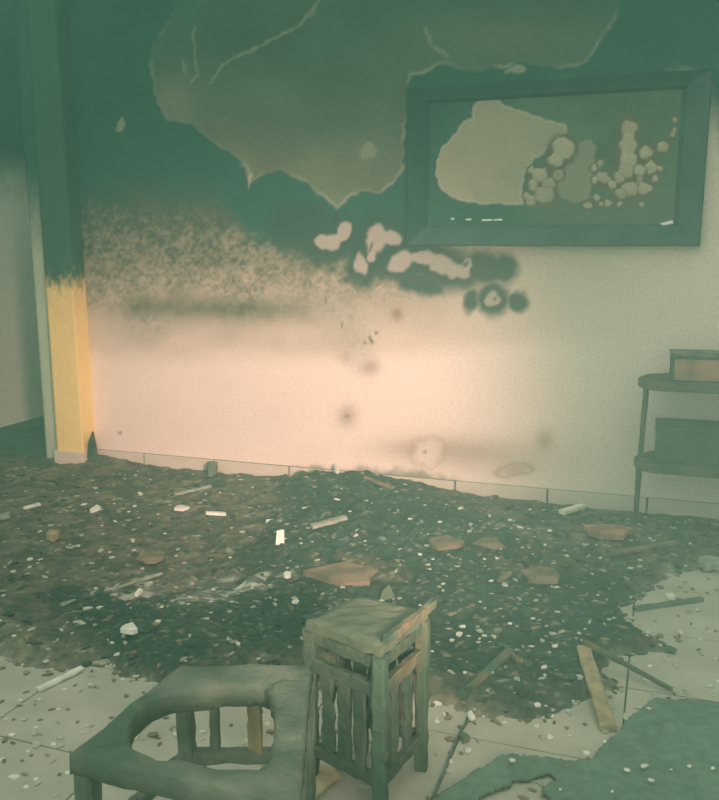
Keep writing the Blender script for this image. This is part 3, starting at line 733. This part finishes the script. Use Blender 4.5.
# ================================================================== CHARRED SHEET, LOWER RIGHT
SH = [(655, 697), (719, 704), (790, 716), (900, 900), (900, 1040), (420, 1040), (380, 850), (431, 803), (470, 775), (502, 756), (545, 758), (588, 760), (600, 748), (625, 722)]
HO = [(470, 808), (484, 797), (500, 788), (520, 780), (549, 774), (551, 781), (541, 790), (546, 803), (536, 830), (475, 830)]
b0 = at_z(380, 1040, 0.01); 
gx = np.arange(-0.62, 0.62, 0.0045); gy = np.arange(1.0, 2.36, 0.0045)
GX, GY = np.meshgrid(gx, gy); qx, qy = to_px(GX, GY, np.full(GX.shape, .01))
m1 = fbm(GX * 12, GY * 12, 3); m2 = fbm(GX * 40, GY * 40, 3)
jx = qx + (m2 - .5) * 8; jy = qy + (fbm(GX * 40 + 20, GY * 40, 3) - .5) * 8
ins = (sdist(jx, jy, SH) > 0) & ~(sdist(jx + (m1 - .5) * 16, jy, HO) > 0)
k_ = ins[:-1, :-1] & ins[1:, :-1] & ins[:-1, 1:] & ins[1:, 1:]
scol = np.ones(GX.shape + (3,)) * np.array([0.165, 0.265, 0.19]) * (.8 + .4 * m1)[..., None]  # charred tone lightened to carry the haze veil close to the camera
scol = mixc(scol, (0.19, 0.27, 0.20), sstep(.55, .7, m2) * .6)
me = grid_mesh('charred_sheet', np.stack([GX, GY, .012 + .006 * m1], -1), True, k_); set_col(me, scol.reshape(-1, 3))
bmx = bmesh.new(); bmx.from_mesh(me); bmesh.ops.delete(bmx, geom=[v for v in bmx.verts if not v.link_faces], context='VERTS'); bmx.to_mesh(me); bmx.free()
sheet = link('charred_sheet', me, M['sheet'])
md_ = sheet.modifiers.new('thickness', 'SOLIDIFY'); md_.thickness = 0.010; md_.offset = -1
tag(sheet, 'broad charred black sheet lying on the tiles with a torn hole', 'sheet')

# ================================================================== LOOSE PIECES
def lay(px, py, dz=0.0):
    p = at_z(px, py, 0.0); z = hgt(p.x, p.y)
    p = at_z(px, py, z); p.y = min(p.y, 3.88); return Vector((p.x, p.y, hgt(p.x, p.y) + dz))
def stick(name, label, cat, a, b, w, h, mat, za=0.0, zb=0.0, jit=.0015, taper=1.0, chip=.1, bow=0.0):
    A_, B_ = lay(*a), lay(*b); A_.z += h / 2 + za; B_.z += h / 2 + zb
    c = (A_ + B_) / 2
    o = link(name, beam_mesh(name, A_ - c, B_ - c, w, h, 8, jit, taper, bow, chip=chip), M[mat]); o.location = c
    return tag(o, label, cat)
stick('plank', 'pale scorched plank lying at an angle on the right tiles', 'plank', (583, 652), (608, 732), .042, .016, 'tanwood', .004, .002, chip=.08)
stick('stick', 'thin burnt stick running right from the top of the pale plank', 'stick', (584, 651), (672, 694), .016, .016, 'charbrown', .018, .004, taper=.6)
stick('stick', 'brown stick half buried in the dark ash left of the plank', 'stick', (462, 692), (510, 659), .026, .018, 'charbrown', .0, .006)
stick('stick', 'short brown stick end crossing the half-buried stick', 'stick', (504, 655), (518, 670), .014, .012, 'charbrown', .012, .004)
stick('stick', 'dark stick lying on the pale tiles under the shelf side', 'stick', (634, 611), (702, 601), .020, .014, 'char', 0, 0)
stick('stick', 'pinkish-brown stick in front of the red-brown tile', 'stick', (612, 558), (678, 546), .034, .014, 'brown', .008, .008)
stick('lath', 'pale lath on the left tiles near the chair', 'lath', (38, 692), (82, 671), .022, .010, 'pale', .002, .004)
stick('lath', 'long thin pale lath slanting through the grey ash at left', 'lath', (61, 606), (162, 575), .016, .008, 'grey', .006, .010)
stick('lath', 'pale cracked lath in the middle of the rubble heap', 'lath', (311, 525), (346, 520), .040, .016, 'grey', .012, .012)
stick('lath', 'pinkish lath on the upper right slope of the rubble heap', 'lath', (365, 484), (392, 494), .026, .012, 'brown', .012, .01)
stick('lath', 'short pale strip standing out at the upper left of the ash', 'lath', (175, 495), (211, 490), .026, .010, 'grey', .006, .006)
stick('lath', 'small white strip left of the rubble heap', 'lath', (206, 518), (226, 515), .030, .012, 'pale', .008, .008)
stick('lath', 'pale strip against the skirting left of the shelf stand', 'lath', (562, 517), (583, 511), .036, .020, 'pale', .01, .014)
stick('lath', 'brown strip at the front of the broken board near the heap', 'lath', (500, 576), (520, 566), .022, .012, 'brown', .004, .004)
stick('lath', 'white strip lying at the left edge of the rubble', 'lath', (24, 510), (40, 507), .030, .010, 'pale', .006, .006)
stick('board', 'pale raw board offcut on the floor under the stool', 'board', (303, 800), (330, 776), .055, .014, 'creamwood', 0.004, .004)
stick('board', 'pale raw wood wedge leaning under the chair corner', 'board', (300, 752), (322, 742), .030, .020, 'creamwood', .004, .012, taper=.6)

def plate(name, label, cat, px, py, wpx, hpx, mat, th=.012, n=6, rot=0.0, warp=0.0, lift=0.002, tilt=0.0):
    n = n + 3 if n > 4 else n
    c = lay(px, py); a = lay(px - wpx / 2, py); b = lay(px + wpx / 2, py)
    w = (b.xy - a.xy).length
    f = at_z(px, py - hpx / 2, c.z); g = at_z(px, py + hpx / 2, c.z); d = (f.xy - g.xy).length
    out = []
    for i in range(n):
        t = 2 * pi * (i + random.uniform(-.25, .25)) / n + rot; rr = random.uniform(.55, 1.08)
        sq = 1 / max(abs(cos(t)), abs(sin(t))) if n == 4 else 1.0
        out.append((w / 2 * rr * cos(t) * min(sq, 1.25), d / 2 * rr * sin(t) * min(sq, 1.25)))
    o = link(name, plate_mesh(name, out, th, .001, warp), M[mat]); o.location = (c.x, c.y, c.z + lift)
    o.rotation_euler = (tilt, 0, YAW)
    return tag(o, label, cat)
plate('tile_fragment', 'flat red-brown tile fragment in front of the shelf stand', 'tile', 610, 537, 58, 14, 'redbrown', .022, 5, .3, lift=.012)
plate('board', 'pinkish broken board at the right of the rubble heap', 'board', 447, 541, 56, 11, 'brown', .014, 6, .2, lift=-.002, tilt=.06)
plate('board', 'grey-brown broken board just right of the pinkish one', 'board', 487, 542, 36, 9, 'brown', .012, 5, .1, lift=-.002, tilt=.06)
plate('card', 'brown scrap of card in the grey ash at left', 'card', 152, 561, 30, 16, 'brown', .006, 6, .5, lift=.014)
plate('card', 'brown scrap of card on the dark ash at right', 'card', 543, 577, 46, 18, 'brown', .006, 7, .2, lift=-.002, tilt=.06)
plate('board', 'reddish charred board behind the stool top', 'board', 345, 580, 80, 20, 'brown', .02, 7, .4, lift=-.002, tilt=.06)
plate('lump', 'white plaster lump on the crest of the rubble heap', 'plaster lump', 338, 480, 11, 7, 'pale', .03, 6, .2, lift=.006)
plate('lump', 'square cream plaster block in the left rubble', 'plaster lump', 55, 541, 11, 9, 'tanwood', .03, 4, .78, lift=.008)
plate('lump', 'pale flake cluster at the front of the grey ash', 'plaster lump', 130, 634, 20, 9, 'pale', .014, 6, .2, lift=.012)
plate('lump', 'white plaster bit among the grey ash streaks', 'plaster lump', 139, 598, 7, 7, 'pale', .012, 5, .2, lift=.012)
plate('lump', 'grey plaster piece on the right tiles below the shelf', 'plaster lump', 671, 599, 11, 6, 'pale', .012, 6, .4, lift=.004)
plate('lump', 'pale plaster slab at the right edge of the picture', 'plaster lump', 712, 566, 26, 12, 'grey', .02, 6, .4, lift=.01)
plate('lump', 'white plaster bit at the left foot of the heap', 'plaster lump', 287, 580, 8, 6, 'pale', .014, 6, .4, lift=.014)
plate('lump', 'pale plaster bit at the far left of the rubble', 'plaster lump', 5, 520, 12, 5, 'grey', .014, 6, .4, lift=.010)
plate('lump', 'pale plaster pair of bits in the upper left rubble', 'plaster lump', 96, 512, 12, 6, 'pale', .014, 6, .4, lift=.010)
plate('lump', 'flat pale bit in the rubble below the wall stain', 'plaster lump', 181, 510, 16, 5, 'pale', .010, 6, .4, lift=.010)
plate('lump', 'dark charred lump by the skirting left of the heap', 'charcoal lump', 222, 470, 16, 10, 'char', .045, 7, .1, lift=.008)
# upright cream chip and the pointed shard over the stool
def upright(name, label, cat, px, py, w, h, mat, lean=.25, pointed=False, th=.008):
    c = lay(px, py); out = [(-w / 2, 0), (w / 2, 0), (w * (.1 if pointed else .45), h), (-w * .35, h * (.6 if pointed else .93))]
    n = 4; v = [(x, -th / 2, z) for x, z in out] + [(x, th / 2, z) for x, z in out]
    f = [(0, 1, 2, 3), (7, 6, 5, 4)] + [(i, n + i, n + (i + 1) % n, (i + 1) % n) for i in range(n)]
    o = link(name, pydata(name, v, f), M[mat]); o.location = (c.x, c.y, c.z - .002); o.rotation_euler = (-lean, 0, YAW)
    return tag(o, label, cat)
upright('chip', 'cream chip standing upright at the left of the heap', 'chip', 280, 545, .035, .06, 'pale', .3)
upright('chip', 'small cream chip leaning beside the upright chip', 'chip', 270, 527, .04, .022, 'pale', .5)
upright('shard', 'pointed grey shard sticking up behind the stool top', 'shard', 388, 598, .055, .05, 'greytop', .5, True)
upright('char_shard', 'black pointed char fragment standing at the foot of the pillar', 'charcoal', 93, 462, .055, .15, 'charcoal', .10, True, .03)
# thin wire on the lower floor and its pale end
w0 = [lay(471, 709), lay(462, 730), lay(452, 752), lay(443, 776), lay(432, 800)]
wb = link('wire', tube_mesh('wire', [p + Vector((0, 0, .004)) for p in w0], .0035), M['char']); tag(wb, 'thin dark wire on the pale tiles right of the stool', 'wire')
plate('chip', 'white chip at the upper end of the thin wire', 'chip', 471, 707, 9, 8, 'pale', .008, 6, .4, lift=.006)
plate('chip', 'dark crumpled bit lying beside the thin wire', 'charcoal', 464, 741, 12, 7, 'char', .012, 7, .3, lift=.004)

# ---- countable pale flakes: separate things, alike within each patch of floor
shapes = []
for k in range(7):
    n = random.choice((5, 6, 7)); out = []
    for i in range(n):
        t = 2 * pi * i / n; rr = random.uniform(.6, 1.1); out.append((rr * cos(t), rr * sin(t) * random.uniform(.55, .95)))
    shapes.append((plate_mesh('flake', out, .45, .08, .12), k))
fl_meshes = {}
def flake(px, py, rpx, mat, label, group, base=None):
    p = lay(px, py)
    if base is not None: p = at_z(px, py, base)
    s = rpx * (p - Vector(C0)).length / FPX
    me, k = random.choice(shapes); key = (k, mat)
    if key not in fl_meshes:
        m = me.copy(); m.materials.clear(); m.materials.append(M[mat]); fl_meshes[key] = m
    o = bpy.data.objects.new('flake', fl_meshes[key]); COL.objects.link(o)
    o.location = p + Vector((0, 0, .001)); o.scale = (s, s * 1.25, s * .7); o.rotation_euler = (random.uniform(-.15, .15), random.uniform(-.15, .15), random.uniform(0, 6.28))
    tag(o, label, 'flake', group)
L1 = ('small pale flake lying on the bare tiles at left by the chair', 'pale flakes on the left tiles')
L2 = ('small pale flake lying on the dark ash in the middle', 'pale flakes on the dark ash')
L3 = ('small pale flake lying on the charred black sheet', 'pale flakes on the black sheet')
L4 = ('small pale flake in the brown rubble towards the back wall', 'pale flakes in the far rubble')
L5 = ('small pale flake on the bare tiles at right', 'pale flakes on the right tiles')
for x, y, r in [(46, 658, 3), (14, 636, 2.5), (13, 574, 3.5), (40, 558, 2.5), (59, 710, 3), (12, 736, 3.5), (28, 752, 2), (53, 745, 3), (14, 778, 5), (26, 788, 3), (68, 774, 4), (36, 728, 2), (40, 700, 2.5), (2, 760, 2.5), (20, 701, 3), (52, 668, 2), (146, 721, 3), (135, 738, 5), (148, 700, 3.5), (175, 697, 5), (176, 735, 3.5), (199, 684, 3), (152, 793, 3), (224, 697, 5), (202, 732, 3), (65, 690, 2.5), (90, 685, 2), (6, 720, 2), (36, 780, 2.5), (22, 665, 2)]:
    flake(x, y, r, 'pale', *L1)
for x, y, r in [(459, 634, 5), (463, 622, 4), (518, 655, 3), (531, 648, 3), (544, 666, 4), (555, 647, 4), (538, 700, 3.5), (546, 698, 2), (533, 618, 2.5), (539, 619, 2.5), (563, 619, 2), (517, 630, 3), (510, 625, 2.5), (573, 702, 2), (478, 625, 2), (491, 575, 3), (505, 580, 3), (556, 585, 3), (430, 570, 2), (400, 568, 2.5), (403, 560, 2), (433, 560, 2), (360, 566, 3), (362, 573, 2), (420, 550, 3), (112, 640, 3), (118, 655, 4), (108, 655, 3), (122, 668, 3), (135, 667, 3), (111, 665, 2), (233, 644, 4), (238, 645, 3), (210, 603, 2.5), (162, 612, 2.5), (158, 622, 3), (213, 590, 2), (355, 606, 3), (323, 600, 3), (296, 602, 4), (420, 601, 2), (604, 575, 3), (630, 569, 3), (532, 590, 2), (536, 601, 2), (497, 565, 2), (480, 603, 2), (443, 585, 2.5), (567, 560, 2), (585, 626, 2), (598, 596, 2), (448, 620, 1.8), (570, 676, 2), (552, 716, 2.5), (515, 690, 2), (490, 640, 2), (600, 560, 2.5), (618, 603, 2), (655, 622, 2)]:
    flake(x, y, r, 'pale' if random.random() < .75 else 'grey', *L2)
for x, y, r in [(512, 761, 4), (587, 754, 3.5), (627, 771, 3), (644, 767, 4.5), (651, 781, 3), (689, 767, 3), (713, 769, 2.5), (649, 709, 2.5), (605, 742, 2), (560, 790, 2), (671, 770, 1.5), (612, 792, 1.5)]:
    flake(x, y, r, 'pale', *L3, base=.020)
for x, y, r in [(252, 490, 2), (292, 509, 3), (337, 498, 3), (262, 561, 3), (120, 500, 2), (60, 500, 2), (70, 508, 3), (84, 505, 3), (140, 495, 2), (135, 506, 2.5), (205, 501, 3), (220, 495, 2), (30, 560, 3), (110, 552, 2), (230, 560, 2), (115, 522, 2), (270, 505, 2), (395, 510, 3), (410, 520, 3), (425, 505, 2), (355, 532, 3), (365, 540, 2), (440, 520, 2.5), (460, 512, 3), (510, 520, 3), (520, 530, 4), (550, 532, 3), (545, 545, 2.5), (500, 545, 3), (485, 560, 3), (605, 548, 3), (640, 560, 3), (628, 520, 2), (690, 545, 2), (650, 540, 2), (575, 505, 3), (530, 512, 2), (165, 535, 2), (40, 530, 2), (5, 545, 2), (250, 535, 2), (300, 540, 2), (470, 530, 2), (370, 500, 2.5), (350, 510, 2), (315, 490, 2), (405, 490, 2)]:
    flake(x, y, r, random.choice(('pale', 'pale', 'grey')), *L4)
for x, y, r in [(647, 640, 2), (680, 632, 3), (676, 668, 2), (682, 634, 2), (650, 667, 2.5), (645, 680, 2), (648, 633, 2.5), (718, 682, 2.5), (610, 704, 2), (600, 688, 3), (505, 723, 3), (537, 727, 3), (550, 738, 4), (468, 752, 5), (450, 762, 3), (438, 705, 4), (445, 715, 3), (437, 722, 3), (455, 740, 3), (640, 700, 2), (700, 640, 2), (697, 610, 2)]:
    flake(x, y, r, 'pale', *L5)

# ================================================================== HAZE VOLUME, ADDED TO LIFT THE DARKS
hz = link('veil_haze', box_mesh('veil_haze', (LX + .01, -1.0, 0.0), (2.39, WALLY - .06, 2.79)))
hm = bpy.data.materials.new('thin_veil'); hm.use_nodes = True
nt = hm.node_tree; nt.nodes.clear()
out = nt.nodes.new('ShaderNodeOutputMaterial'); vsn = nt.nodes.new('ShaderNodeVolumeScatter')
vsn.inputs['Color'].default_value = (0.40, 0.92, 0.74, 1); vsn.inputs['Density'].default_value = 0.056
vsn.inputs['Anisotropy'].default_value = 0.0
nt.links.new(vsn.outputs[0], out.inputs['Volume'])
hz.data.materials.append(hm)
tag(hz, 'thin greenish haze volume added to lift the dark tones', 'haze', kind='stuff')
